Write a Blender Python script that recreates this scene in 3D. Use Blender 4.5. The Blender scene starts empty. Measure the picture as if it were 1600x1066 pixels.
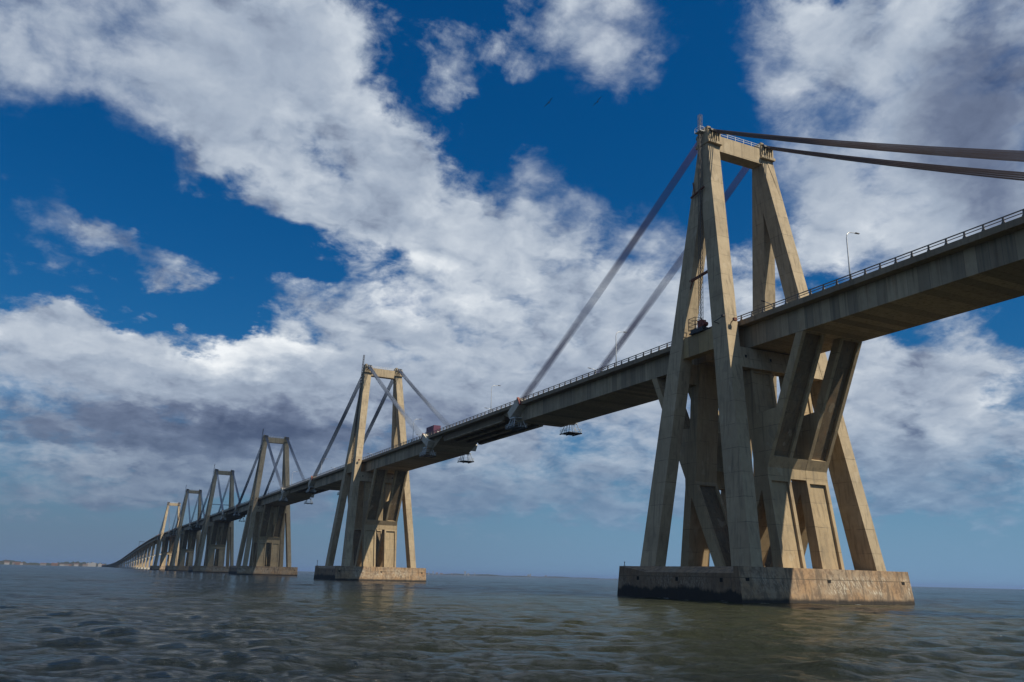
import bpy, bmesh, math, random
import numpy as np
from mathutils import Vector, Matrix
R = math.radians
sc = bpy.context.scene
col = sc.collection
rng = random.Random(7)

# ------------------------------------------------------------------ camera
CAM = Vector((-111.36, -121.84, 3.08))
AX_R = Vector((0.89353341, -0.44835771, 0.0239462))
AX_U = Vector((-0.14174293, -0.23107102, 0.96255656))
AX_F = Vector((0.42603638, 0.86347064, 0.27002121))
FPX = 1310.83                                   # focal length in pixels of a 1600 wide frame
cd = bpy.data.cameras.new('camera'); cam = bpy.data.objects.new('camera', cd); col.objects.link(cam)
cd.sensor_width = 36.0; cd.lens = FPX * 36.0 / 1600.0
cd.clip_start = 0.5; cd.clip_end = 200000
m3 = Matrix((AX_R, AX_U, -AX_F)).transposed()
cam.matrix_world = Matrix.Translation(CAM) @ m3.to_4x4()
sc.camera = cam

# ------------------------------------------------------------------ light and exposure
SUN = Vector((0.377, -0.65, 1.0)).normalized()
sl = bpy.data.lights.new('sun', 'SUN'); sl.energy = 5.0; sl.angle = R(0.5); sl.color = (1.0, 0.90, 0.73)
so = bpy.data.objects.new('sun', sl); col.objects.link(so)
so.rotation_euler = SUN.to_track_quat('Z', 'Y').to_euler()
sc.view_settings.view_transform = 'Standard'; sc.view_settings.look = 'None'
sc.view_settings.exposure = 0.06; sc.view_settings.gamma = 1.0; sc.view_settings.use_curve_mapping = False
sc.cycles.use_denoising = True
sc.cycles.max_bounces = 6; sc.cycles.volume_bounces = 0
sc.cycles.sample_clamp_indirect = 4.0

def srgb(r, g, b):
    f = lambda c: (c / 255 / 12.92) if c / 255 <= 0.04045 else ((c / 255 + 0.055) / 1.055) ** 2.4
    return (f(r), f(g), f(b), 1.0)

# small node helper ------------------------------------------------
class NT:
    def __init__(s, tree): s.t = tree; s.n = tree.nodes; s.l = tree.links
    def new(s, kind, **kw):
        n = s.n.new(kind)
        for k, v in kw.items(): setattr(n, k, v)
        return n
    def put(s, sock, v):
        if isinstance(v, bpy.types.NodeSocket): s.l.new(v, sock)
        else:
            try: sock.default_value = v
            except Exception: sock.default_value = (v, v, v)
    def m(s, op, a, b=None, c=None, clamp=False):
        n = s.new('ShaderNodeMath', operation=op, use_clamp=clamp)
        s.put(n.inputs[0], a)
        if b is not None: s.put(n.inputs[1], b)
        if c is not None: s.put(n.inputs[2], c)
        return n.outputs[0]
    def v(s, op, a, b=None, c=None):
        n = s.new('ShaderNodeVectorMath', operation=op)
        s.put(n.inputs[0], a)
        if b is not None:
            s.put(n.inputs['Scale'] if op == 'SCALE' else n.inputs[1], b)
        if c is not None: s.put(n.inputs[2], c)
        return n.outputs['Value'] if op in ('DOT_PRODUCT', 'LENGTH') else n.outputs[0]
    def xyz(s, x, y, z):
        n = s.new('ShaderNodeCombineXYZ')
        for i, q in enumerate((x, y, z)): s.put(n.inputs[i], q)
        return n.outputs[0]
    def sep(s, vec):
        n = s.new('ShaderNodeSeparateXYZ'); s.l.new(vec, n.inputs[0]); return n.outputs
    def noise(s, vec, scale, detail=6, rough=.55, dist=0.0, lac=2.0, colour=False, dim='3D'):
        n = s.new('ShaderNodeTexNoise', noise_dimensions=dim); s.put(n.inputs['Vector'], vec)
        n.inputs['Scale'].default_value = scale; n.inputs['Detail'].default_value = detail
        n.inputs['Roughness'].default_value = rough; n.inputs['Distortion'].default_value = dist
        n.inputs['Lacunarity'].default_value = lac
        return n.outputs['Color'] if colour else n.outputs[0]
    def rng(s, v, a, b, c=0.0, d=1.0, smooth=True):
        n = s.new('ShaderNodeMapRange', interpolation_type='SMOOTHSTEP' if smooth else 'LINEAR')
        s.put(n.inputs[0], v)
        for i, q in enumerate((a, b, c, d)): s.put(n.inputs[i + 1], q)
        return n.outputs[0]
    def mix(s, f, a, b, kind='MIX'):
        n = s.new('ShaderNodeMix', data_type='RGBA', blend_type=kind)
        s.put(n.inputs[0], f); s.put(n.inputs[6], a); s.put(n.inputs[7], b)
        return n.outputs[2]
    def ramp(s, f, stops):
        n = s.new('ShaderNodeValToRGB'); s.put(n.inputs[0], f)
        e = n.color_ramp.elements
        while len(e) < len(stops): e.new(0.5)
        for q, (p, c) in zip(e, stops): q.position = p; q.color = c
        return n.outputs[0]

# ------------------------------------------------------------------ sky
world = bpy.data.worlds.new('World'); sc.world = world; world.use_nodes = True
wt = NT(world.node_tree); wt.n.clear()
SKY_STRENGTH = 0.1
def build_sky():
    T = wt
    sky = T.new('ShaderNodeTexSky', sky_type='NISHITA')
    sky.sun_disc = False
    sky.sun_elevation = math.asin(SUN.z)
    sky.sun_rotation = math.atan2(SUN.x, SUN.y)
    sky.air_density = 1.0; sky.dust_density = 0.6; sky.ozone_density = 2.5
    geo = T.new('ShaderNodeTexCoord')
    d = T.v('NORMALIZE', geo.outputs['Generated'])
    dz = T.sep(d)[2]
    # clear air: the Nishita sky, deepened as by a polarising filter
    hs = T.new('ShaderNodeHueSaturation'); T.l.new(sky.outputs[0], hs.inputs['Color'])
    hs.inputs['Saturation'].default_value = 1.25
    clear = T.mix(1.0, hs.outputs[0], (0.10, 0.32, 0.50, 1), 'MULTIPLY')
    up = T.rng(dz, 0.0, 0.55)
    clear = T.mix(up, T.mix(1.0, clear, (1.75, 1.36, 1.18, 1), 'MULTIPLY'), T.mix(1.0, clear, (0.22, 1.50, 1.42, 1), 'MULTIPLY'))
    # directions as a chart of the northern sky (tangent plane, 1600 units wide)
    den = T.m('MAXIMUM', T.v('DOT_PRODUCT', d, AX_F), 0.12)
    U = T.m('MULTIPLY_ADD', T.m('DIVIDE', T.v('DOT_PRODUCT', d, AX_R), den), FPX, 800.0)
    V = T.m('MULTIPLY_ADD', T.m('DIVIDE', T.v('DOT_PRODUCT', d, AX_U), den), -FPX, 533.0)
    # cloud layer coordinates (perspective of a flat layer)
    s = T.m('DIVIDE', 1.0, T.m('ADD', T.m('MAXIMUM', dz, 0.0), 0.34))
    P = T.v('SCALE', d, s)
    warp = T.v('SUBTRACT', T.noise(P, 5.0, 6, .6, colour=True, dim='2D'), (0.5, 0.5, 0.5))
    UV = T.v('MULTIPLY', T.v('ADD', T.xyz(U, V, 0.0), T.v('SCALE', warp, 130.0)), (1.0, 1.0, 0.0))
    def total(lst):
        # running sum kept in the z of the chart coordinate, so the nodes form one chain
        W = UV
        for cx, cy, rx, ry, rot, amp in lst:
            mp = T.new('ShaderNodeMapping', vector_type='TEXTURE')
            T.l.new(W, mp.inputs[0])
            mp.inputs['Location'].default_value = (cx, cy, 0); mp.inputs['Rotation'].default_value = (0, 0, R(rot)); mp.inputs['Scale'].default_value = (rx, ry, 1)
            q = T.rng(T.v('LENGTH', T.v('MULTIPLY', mp.outputs[0], (1.0, 1.0, 0.0))), 0.35, 1.55, amp, 0.0)
            W = T.v('ADD', W, T.xyz(0.0, 0.0, q))
        return T.sep(W)[2]
    cover = [
        # big bank upper left
        (230, 70, 330, 120, 12, .62), (60, 60, 170, 90, 8, .30), (440, 160, 190, 110, 36, .50), (520, 60, 70, 80, 20, .30), (330, 205, 170, 50, 26, .30),
        (600, 235, 80, 55, 40, .46), (690, 330, 150, 80, 25, .55), (760, 420, 110, 75, 30, .46), (520, 330, 130, 40, 10, .42), (600, 450, 130, 75, 25, .26),
        # thin scraps
        (120, 355, 100, 26, 20, .40), (265, 425, 75, 34, 30, .42), (60, 480, 60, 18, 22, .28), (480, 475, 70, 40, 0, .36), (290, 505, 20, 8, 0, .25),
        (700, 95, 60, 45, 45, .26), (735, 150, 30, 40, 60, .22), (820, 75, 50, 60, 30, .24),
        (960, 40, 100, 85, 20, .46), (975, 115, 45, 50, 20, .30), (840, 270, 55, 36, -20, .40), (880, 350, 75, 45, -5, .46), (890, 440, 50, 60, 10, .36),
        (1035, 430, 85, 60, -15, .52), (960, 560, 150, 90, 0, .50),
        # right hand bank
        (1240, 60, 90, 90, 10, .52), (1220, 150, 60, 60, 10, .40), (1390, 110, 130, 150, 10, .46), (1540, 130, 140, 220, 0, .64), (1450, 300, 190, 110, -8, .56),
        (1290, 330, 60, 90, 0, .40), (1250, 260, 60, 40, 0, .30), (1560, 380, 120, 80, 0, .40), (1390, 400, 110, 50, 0, .24),
        (1440, 560, 130, 60, -5, .46), (1560, 620, 140, 90, 0, .60), (1400, 680, 150, 70, 0, .48), (1510, 740, 160, 60, 0, .50), (1300, 620, 90, 120, 0, .36),
        # long bank over the lake on the left
        (90, 560, 170, 55, 4, .62), (240, 610, 330, 80, 2, .62), (420, 560, 110, 42, -3, .60), (560, 640, 260, 110, 4, .56), (150, 690, 330, 50, 0, .58),
        (750, 590, 170, 90, 0, .50), (900, 700, 240, 90, 0, .46), (600, 540, 80, 60, 0, .36), (690, 500, 120, 60, 10, .32), (420, 740, 260, 40, 0, .30), (60, 770, 90, 22, 0, .36), (1120, 640, 200, 140, 0, .36),
        (250, 755, 330, 50, 0, .44), (620, 775, 260, 48, 0, .46), (980, 775, 260, 55, 0, .46), (1330, 765, 240, 48, 0, .42),
        (1420, 220, 240, 200, 0, .22), (1180, 480, 120, 120, 0, .30), (1000, 500, 160, 100, 0, .20), (1330, 560, 120, 80, 0, .22), (60, 520, 160, 30, 6, .3),
        # gaps of clear sky
        (620, 560, 34, 30, 20, -.30), (300, 350, 170, 45, 20, -.30), (820, 190, 110, 60, 25, -.25), (1060, 170, 90, 110, 20, -.30), (1130, 330, 50, 60, 0, -.20), (330, 480, 90, 22, 10, -.20),
        (1310, 165, 40, 30, 20, -.14), (1340, 245, 40, 30, 10, -.14), (930, 255, 80, 60, 0, -.2), (1450, 490, 120, 22, -10, -.16),
    ]
    C = total(cover)
    n_big = T.noise(P, 6.2, 10, .60, .25, dim='2D')
    n_fine = T.noise(P, 22.0, 6, .64, .3, dim='2D')
    def puff(vec):                                   # heaped, cauliflower-like masses
        n = T.new('ShaderNodeTexVoronoi', feature='SMOOTH_F1', voronoi_dimensions='2D'); T.put(n.inputs['Vector'], vec)
        n.inputs['Scale'].default_value = 9.0; n.inputs['Detail'].default_value = 3.0; n.inputs['Roughness'].default_value = .55
        n.inputs['Lacunarity'].default_value = 2.2; n.inputs['Smoothness'].default_value = .6; n.normalize = True
        return n.outputs['Distance']
    Pw = T.v('ADD', P, T.v('SCALE', warp, 0.11))
    h_on = T.m('SUBTRACT', 1.0, puff(Pw))
    h_off = T.m('SUBTRACT', 1.0, puff(T.v('ADD', Pw, (0.018, -0.032, 0.0))))
    # away from the charted part of the sky (behind, overhead) the cover is broken cloud
    front = T.rng(T.v('DOT_PRODUCT', d, AX_F), 0.55, 0.80)
    C = T.m('ADD', T.m('MULTIPLY', C, front), T.m('MULTIPLY', T.m('SUBTRACT', 1.0, front), 0.34))
    D = T.m('ADD', C, T.m('MULTIPLY', T.m('SUBTRACT', n_big, 0.5), 1.25))
    D = T.m('ADD', D, T.m('MULTIPLY', T.m('SUBTRACT', n_fine, 0.5), 0.42))
    D = T.m('ADD', D, T.m('MULTIPLY', T.m('SUBTRACT', h_on, 0.66), 0.7))
    wisp = T.rng(T.noise(P, 2.2, 3, .5, dim='2D'),   .38, .62, .58, 1.15)          # crisp heaps here, ragged veils there
    alpha = T.rng(D, 0.10, wisp)
    # light and dark of the clouds: side lit billows plus thick grey undersides
    Pl = T.v('ADD', P, T.v('SCALE', warp, 0.05))
    n_on = T.noise(Pl, 5.4, 6, .54, .2, dim='2D')
    n_off = T.noise(T.v('ADD', Pl, (0.028, -0.048, 0.0)), 5.4, 6, .54, .2, dim='2D')
    relief = T.m('ADD', T.m('MULTIPLY', T.m('SUBTRACT', n_on, n_off), .62), T.m('MULTIPLY', T.m('SUBTRACT', h_on, h_off), .9))
    relief = T.m('MULTIPLY', relief, T.rng(D, .45, 1.2, 1.0, .45))
    tone_list = [
        (130, 665, 340, 55, 2, -.28), (420, 690, 220, 40, 3, -.20), (395, 548, 110, 34, -4, .40), (110, 540, 150, 22, 12, .16), (1560, 180, 130, 140, 10, -.30), (1500, 740, 170, 60, 0, -.16),
        (620, 665, 220, 50, 2, -.16), (700, 420, 120, 90, 20, .14), (560, 60, 60, 70, 20, .12), (1250, 80, 80, 90, 10, .10), (1330, 400, 170, 90, 0, .14), (900, 640, 220, 80, 0, -.04), (640, 470, 90, 30, 10, .14), (200, 60, 140, 60, 10, .04),
        (60, 470, 80, 30, 20, -.10), (265, 425, 90, 40, 30, -.10), (130, 355, 110, 30, 20, -.14), (60, 778, 80, 18, 0, .22), (1480, 690, 40, 30, 0, .2), (90, 715, 90, 20, 10, .16), (270, 250, 250, 40, 25, -.08), (350, 800, 900, 60, 0, -.25), (1350, 850, 500, 70, 0, -.2),
    ]
    tone = T.m('MULTIPLY', total(tone_list), front)
    S = T.m('ADD', T.m('MULTIPLY', relief, 1.0), T.m('ADD', tone, 0.56))
    S = T.m('ADD', S, T.m('MULTIPLY', T.m('SUBTRACT', n_fine, .5), .11))
    S = T.m('SUBTRACT', S, T.m('MULTIPLY', T.rng(D, 0.7, 1.5), 0.10), clamp=True)
    k = 1.0 / SKY_STRENGTH
    sc_ = lambda c: (c[0] * k, c[1] * k, c[2] * k, 1)
    cloud = T.ramp(S, [(0.0, srgb(70, 82, 110)), (0.25, srgb(108, 121, 146)), (0.5, srgb(158, 171, 189)), (0.75, srgb(194, 203, 214)), (1.0, srgb(238, 242, 245))])
    cloud = T.mix(1.0, cloud, (k, k, k, 1), 'MULTIPLY')
    sky_all = T.mix(alpha, clear, cloud)
    # thick air near the horizon
    hz = T.rng(dz, 0.0, 0.20, 0.95, 0.0)
    sky_all = T.mix(hz, sky_all, T.mix(T.rng(U, 150.0, 1250.0), sc_(srgb(102, 123, 148)), sc_(srgb(114, 149, 180))))
    bg = T.new('ShaderNodeBackground'); bg.inputs['Strength'].default_value = SKY_STRENGTH
    T.l.new(sky_all, bg.inputs['Color'])
    out = T.new('ShaderNodeOutputWorld'); T.l.new(bg.outputs[0], out.inputs['Surface'])
build_sky()
world.cycles.sampling_method = 'MANUAL'; world.cycles.sample_map_resolution = 512

# ------------------------------------------------------------------ materials
def material(name):
    m = bpy.data.materials.new(name); m.use_nodes = True
    t = NT(m.node_tree); b = m.node_tree.nodes['Principled BSDF']
    return m, t, b

def concrete(name, c_a, c_b, lift=4.2, panel=None, streak=.5, rust=.10, dark_under=.0, tone=1.0):
    m, t, b = material(name)
    g = t.new('ShaderNodeNewGeometry'); P = g.outputs['Position']; x, y, z = t.sep(P)
    nx, ny, nz = t.sep(g.outputs['Normal'])
    big = t.noise(P, .11, 5, .6)
    colr = t.mix(t.rng(big, .32, .68), c_a, c_b)
    mid = t.noise(P, .9, 7, .65)
    colr = t.mix(t.rng(mid, .25, .8, .0, .38), colr, (c_a[0] * .55, c_a[1] * .52, c_a[2] * .48, 1))
    # drips and water streaks down the faces
    st = t.noise(t.xyz(t.m('MULTIPLY', x, 1.7), t.m('MULTIPLY', y, 1.7), t.m('MULTIPLY', z, .07)), 1.0, 5, .6)
    colr = t.mix(t.rng(st, .48, .72, 0.0, streak), colr, (.075, .062, .045, 1))
    st2 = t.noise(t.xyz(t.m('MULTIPLY', x, 3.1), t.m('MULTIPLY', y, 3.1), t.m('MULTIPLY', z, .12)), 1.0, 4, .6)
    colr = t.mix(t.rng(st2, .58, .78, 0.0, .25), colr, (.62, .56, .44, 1))
    if rust:
        rs = t.noise(t.xyz(t.m('MULTIPLY', x, .8), t.m('MULTIPLY', y, .8), t.m('MULTIPLY', z, .16)), 1.0, 6, .65)
        colr = t.mix(t.rng(rs, .52, .7, 0.0, rust), colr, (.26, .12, .05, 1))
    # pour joints and tone of each pour
    if lift:
        zz = t.m('DIVIDE', z, lift); fr = t.m('FRACT', zz)
        wn = t.new('ShaderNodeTexWhiteNoise', noise_dimensions='2D'); t.l.new(t.xyz(t.m('FLOOR', zz), 3.0, 0), wn.inputs['Vector'])
        colr = t.mix(t.m('MULTIPLY', wn.outputs['Value'], .22), colr, (.17, .14, .10, 1))
        j = t.m('ABSOLUTE', t.m('SUBTRACT', fr, .5))
        colr = t.mix(t.m('MULTIPLY', t.rng(j, .484, .495, 0.0, .75), t.rng(t.noise(P, .35, 4, .6), .35, .65)), colr, (.06, .05, .035, 1))
        # hand-sized repairs and blotches
        bl = t.noise(t.xyz(x, y, t.m('MULTIPLY', z, .6)), .42, 3, .45)
        colr = t.mix(t.rng(bl, .60, .64, 0, .30), colr, (.20, .165, .115, 1))
        colr = t.mix(t.rng(bl, .34, .31, 0, .25), colr, (.55, .47, .34, 1))
    if panel:
        yy = t.m('DIVIDE', y, panel); fr = t.m('FRACT', yy)
        wn = t.new('ShaderNodeTexWhiteNoise', noise_dimensions='1D'); t.l.new(t.m('FLOOR', yy), wn.inputs['W'])
        colr = t.mix(t.m('MULTIPLY', wn.outputs['Value'], .6), colr, (.12, .105, .085, 1))
        j = t.m('ABSOLUTE', t.m('SUBTRACT', fr, .5))
        colr = t.mix(t.rng(j, .472, .49, 0.0, .5), colr, (.06, .05, .04, 1))
    if dark_under:
        colr = t.mix(t.rng(nz, -.2, -.9, 0.0, dark_under), colr, (.12, .07, .04, 1))
    b.inputs['Roughness'].default_value = .88
    t.l.new(colr, b.inputs['Base Color'])
    bp = t.new('ShaderNodeBump'); bp.inputs['Strength'].default_value = .35; bp.inputs['Distance'].default_value = .06
    t.l.new(t.m('ADD', t.noise(P, 2.2, 8, .65), t.m('MULTIPLY', st, .6)), bp.inputs['Height']); t.l.new(bp.outputs[0], b.inputs['Normal'])
    return m

M = {}
M['concrete'] = concrete('tower_concrete', (.50, .40, .26, 1), (.41, .325, .21, 1))
M['pier'] = concrete('pier_concrete', (.49, .375, .22, 1), (.39, .295, .175, 1), streak=.45, rust=.15)
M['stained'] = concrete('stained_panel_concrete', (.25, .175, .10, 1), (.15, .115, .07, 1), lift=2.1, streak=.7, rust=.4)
M['deck'] = concrete('deck_concrete', (.52, .425, .285, 1), (.42, .34, .225, 1), lift=None, panel=1.85, streak=.55, rust=.3)
M['pale'] = concrete('pale_concrete', (.62, .57, .47, 1), (.52, .48, .40, 1), lift=None, streak=.22)
M['kerb'] = concrete('kerb_concrete', (.30, .235, .155, 1), (.22, .17, .115, 1), lift=None, streak=.45)
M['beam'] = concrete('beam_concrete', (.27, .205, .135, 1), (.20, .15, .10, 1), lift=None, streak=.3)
M['ochre'] = concrete('ochre_concrete', (.46, .335, .165, 1), (.38, .27, .13, 1), lift=None, panel=2.9, streak=.35, rust=.25)

def footing_mat():
    m, t, b = material('footing_concrete')
    g = t.new('ShaderNodeNewGeometry'); P = g.outputs['Position']; x, y, z = t.sep(P); nx, ny, nz = t.sep(g.outputs['Normal'])
    c = t.mix(t.rng(t.noise(P, .22, 6, .65), .35, .65), (.37, .235, .125, 1), (.34, .265, .18, 1))
    c = t.mix(t.rng(t.noise(P, .9, 9, .72), .4, .66, 0, .75), c, (.16, .10, .06, 1))
    st = t.noise(t.xyz(t.m('MULTIPLY', x, 1.3), t.m('MULTIPLY', y, 1.3), t.m('MULTIPLY', z, .22)), 1.0, 6, .65)
    c = t.mix(t.rng(st, .48, .62, 0, .7), c, (.11, .08, .055, 1))
    # pale salt scratches in a band
    sc1 = t.noise(t.xyz(t.m('MULTIPLY', t.m('ADD', x, t.m('MULTIPLY', z, .4)), 5.0), t.m('MULTIPLY', y, 5.0), t.m('MULTIPLY', z, .9)), 1.0, 5, .7)
    patch = t.rng(t.noise(P, .12, 3, .5), .42, .6)
    band = t.m('MULTIPLY', t.rng(z, 1.0, 2.0), t.rng(z, 5.0, 3.6))
    c = t.mix(t.m('MULTIPLY', t.m('MULTIPLY', patch, band), t.rng(sc1, .50, .60, 0, .85)), c, (.62, .56, .44, 1))
    # horizontal pour line and upper rim tone
    c = t.mix(t.rng(t.m('ABSOLUTE', t.m('SUBTRACT', z, 3.75)), .09, .03, 0, .75), c, (.08, .06, .04, 1))
    # tar-black weed and oil above the water line, higher on the west side
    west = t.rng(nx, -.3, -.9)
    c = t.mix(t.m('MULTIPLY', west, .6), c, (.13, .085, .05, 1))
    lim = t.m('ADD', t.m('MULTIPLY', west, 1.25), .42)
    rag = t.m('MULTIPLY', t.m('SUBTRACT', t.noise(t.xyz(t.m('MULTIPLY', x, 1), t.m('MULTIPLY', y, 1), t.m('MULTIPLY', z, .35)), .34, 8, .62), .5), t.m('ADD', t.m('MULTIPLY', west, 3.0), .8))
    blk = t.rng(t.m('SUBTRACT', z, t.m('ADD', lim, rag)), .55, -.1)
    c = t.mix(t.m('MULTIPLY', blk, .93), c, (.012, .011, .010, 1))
    t.l.new(c, b.inputs['Base Color']); b.inputs['Roughness'].default_value = .85
    bp = t.new('ShaderNodeBump'); bp.inputs['Strength'].default_value = .6; bp.inputs['Distance'].default_value = .12
    t.l.new(t.m('ADD', t.noise(P, 1.4, 9, .7), st), bp.inputs['Height']); t.l.new(bp.outputs[0], b.inputs['Normal'])
    return m
M['footing'] = footing_mat()

def plain(name, c, rough=.5, metal=0.0, vary=.35, scale=2.0):
    m, t, b = material(name)
    g = t.new('ShaderNodeNewGeometry')
    n = t.noise(g.outputs['Position'], scale, 6, .6)
    t.l.new(t.mix(t.rng(n, .35, .7, 0, vary), (*c, 1), (c[0] * .45, c[1] * .42, c[2] * .4, 1)), b.inputs['Base Color'])
    b.inputs['Roughness'].default_value = rough; b.inputs['Metallic'].default_value = metal
    return m
M['cable_purple'] = plain('purple_cable_sheath', (.19, .16, .33), .42)
M['cable_dark'] = plain('weathered_cable_sheath', (.115, .085, .08), .55)
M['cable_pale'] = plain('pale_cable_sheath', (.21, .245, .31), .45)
M['rail'] = plain('rail_paint', (.16, .14, .12), .6)
M['white'] = plain('white_paint', (.75, .75, .72), .45, vary=.15)
M['galv'] = plain('galvanised_steel', (.62, .63, .62), .4, .35)
M['steel'] = plain('dark_steel', (.045, .042, .04), .55, .3)
M['rust'] = plain('rusty_steel', (.16, .055, .03), .75)
M['red'] = plain('red_oxide_paint', (.20, .045, .03), .65)
M['black'] = plain('black_steel', (.012, .012, .013), .5)
M['hole'] = plain('dark_opening', (.012, .010, .008), .9)  # black colour painted for the shade inside openings
M['yellow'] = plain('yellow_paint', (.55, .40, .12), .6)
M['asphalt'] = plain('asphalt', (.05, .05, .052), .9)
M['truck'] = plain('maroon_truck_paint', (.12, .035, .07), .5)
M['tyre'] = plain('tyre_rubber', (.015, .015, .015), .9)
M['glass'] = plain('dark_glass', (.02, .025, .03), .1)
M['lens'] = plain('lamp_lens', (.6, .62, .62), .2, vary=.05)
M['feather'] = plain('black_feathers', (.018, .017, .018), .8)

# ------------------------------------------------------------------ mesh helpers
class MB:
    def __init__(s): s.v = []; s.f = []; s.mi = {}
    def add(s, vs, fs):
        o = len(s.v); s.v += [tuple(p) for p in vs]; s.f += [tuple(i + o for i in f) for f in fs]; return s
    def box(s, x0, x1, y0, y1, z0, z1):
        return s.add([(x0, y0, z0), (x1, y0, z0), (x1, y1, z0), (x0, y1, z0), (x0, y0, z1), (x1, y0, z1), (x1, y1, z1), (x0, y1, z1)],
                     [(0, 3, 2, 1), (4, 5, 6, 7), (0, 1, 5, 4), (1, 2, 6, 5), (2, 3, 7, 6), (3, 0, 4, 7)])
    def hexa(s, b, t):
        return s.add(list(b) + list(t), [(0, 3, 2, 1), (4, 5, 6, 7), (0, 1, 5, 4), (1, 2, 6, 5), (2, 3, 7, 6), (3, 0, 4, 7)])
    def bar(s, p, q, w, h=None):
        p = Vector(p); q = Vector(q); h = h or w; d = (q - p).normalized()
        a = d.cross(Vector((0, 0, 1)) if abs(d.z) < .95 else Vector((1, 0, 0))).normalized(); b2 = d.cross(a)
        c = lambda o: [o - a * w / 2 - b2 * h / 2, o + a * w / 2 - b2 * h / 2, o + a * w / 2 + b2 * h / 2, o - a * w / 2 + b2 * h / 2]
        return s.hexa(c(p), c(q))
    def tube(s, pts, r, n=8):
        pts = [Vector(p) for p in pts]; rr = r if isinstance(r, (list, tuple)) else [r] * len(pts)
        vs = []; fs = []
        for i, p in enumerate(pts):
            d = (pts[min(i + 1, len(pts) - 1)] - pts[max(i - 1, 0)]).normalized()
            a = d.cross(Vector((0, 0, 1)) if abs(d.z) < .95 else Vector((1, 0, 0))).normalized(); b2 = d.cross(a)
            for k in range(n):
                th = 2 * math.pi * k / n
                vs.append(p + (a * math.cos(th) + b2 * math.sin(th)) * rr[i])
        for i in range(len(pts) - 1):
            for k in range(n):
                k2 = (k + 1) % n
                fs.append((i * n + k, i * n + k2, (i + 1) * n + k2, (i + 1) * n + k))
        fs.append(tuple(range(n))[::-1]); fs.append(tuple((len(pts) - 1) * n + k for k in range(n)))
        return s.add(vs, fs)
    def extrude(s, prof, xf, recess=None, caps=(True, True), skip=()):
        """prof: closed (y, z) outline; xf(z) -> (x0, x1); recess {edge: (a, b, flange, depth)}"""
        n = len(prof); recess = recess or {}
        area = sum(prof[i][0] * prof[(i + 1) % n][1] - prof[(i + 1) % n][0] * prof[i][1] for i in range(n))
        L = [(xf(z)[0], y, z) for y, z in prof]; H = [(xf(z)[1], y, z) for y, z in prof]
        if caps[0]: s.add(L, [tuple(range(n)) if area < 0 else tuple(range(n))[::-1]])
        if caps[1]: s.add(H, [tuple(range(n))[::-1] if area < 0 else tuple(range(n))])
        for i in range(n):
            if i in skip: continue
            j = (i + 1) % n
            A, B, Cq, Dq = Vector(L[i]), Vector(H[i]), Vector(H[j]), Vector(L[j])
            if i not in recess: s.add([A, B, Cq, Dq], [(0, 1, 2, 3)]); continue
            a, b, fl, dep = recess[i]
            e = (Vector((0,) + tuple(prof[j])) - Vector((0,) + tuple(prof[i]))); ln = e.length; e.normalize()
            nrm = Vector((0, e.z, -e.y)) * (1 if area > 0 else -1)          # outward
            def at(t, side):
                y = prof[i][0] + e.y * t; z = prof[i][1] + e.z * t
                x0, x1 = xf(z); return Vector(((x0 + fl) if side < 0 else (x1 - fl), y, z))
            a1, b1, c1, d1 = at(a, -1), at(a, 1), at(ln - b, 1), at(ln - b, -1)
            o = -nrm * dep
            vs = [A, B, Cq, Dq, a1, b1, c1, d1, a1 + o, b1 + o, c1 + o, d1 + o]
            s.add(vs, [(0, 1, 5, 4), (1, 2, 6, 5), (2, 3, 7, 6), (3, 0, 4, 7), (4, 5, 9, 8), (5, 6, 10, 9), (6, 7, 11, 10), (7, 4, 8, 11), (8, 9, 10, 11)])
            s.mi[len(s.f) - 1] = i
        return s
    def mesh(s, name, mat, smooth=False, normals=True):
        me = bpy.data.meshes.new(name); me.from_pydata(s.v, [], s.f); me.update()
        if s.mi and isinstance(mat, (list, tuple)):
            for fi, e in s.mi.items(): me.polygons[fi].material_index = 1 if e in mat[2] else 0
        if normals:
            bm = bmesh.new(); bm.from_mesh(me); bmesh.ops.remove_doubles(bm, verts=bm.verts, dist=1e-4)
            bmesh.ops.recalc_face_normals(bm, faces=bm.faces); bm.to_mesh(me); bm.free()
        if isinstance(mat, (list, tuple)): me.materials.append(mat[0]); me.materials.append(mat[1])
        else: me.materials.append(mat)
        if smooth:
            for p in me.polygons: p.use_smooth = True
        return me
    def build(s, name, mat, parent=None, smooth=False, label=None, normals=True):
        o = bpy.data.objects.new(name, s.mesh(name, mat, smooth, normals)); col.objects.link(o)
        if parent: o.parent = parent
        if label: o['label'] = label
        return o

def tag(o, label=None, cat=None, group=None, kind=None):
    if label: o['label'] = label
    if cat: o['category'] = cat
    if group: o['group'] = group
    if kind: o['kind'] = kind
    return o
def empty(name, loc, label, cat, group=None):
    o = bpy.data.objects.new(name, None); col.objects.link(o); o.location = loc; o.empty_display_size = 1
    return tag(o, label, cat, group)
def copy_tree(o, loc=None, label=None, parent=None):
    c = o.copy(); col.objects.link(c)
    if parent is not None: c.parent = parent
    if loc is not None: c.location = loc
    if label: c['label'] = label
    for ch in list(o.children): copy_tree(ch, None, None, c)
    return c

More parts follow.
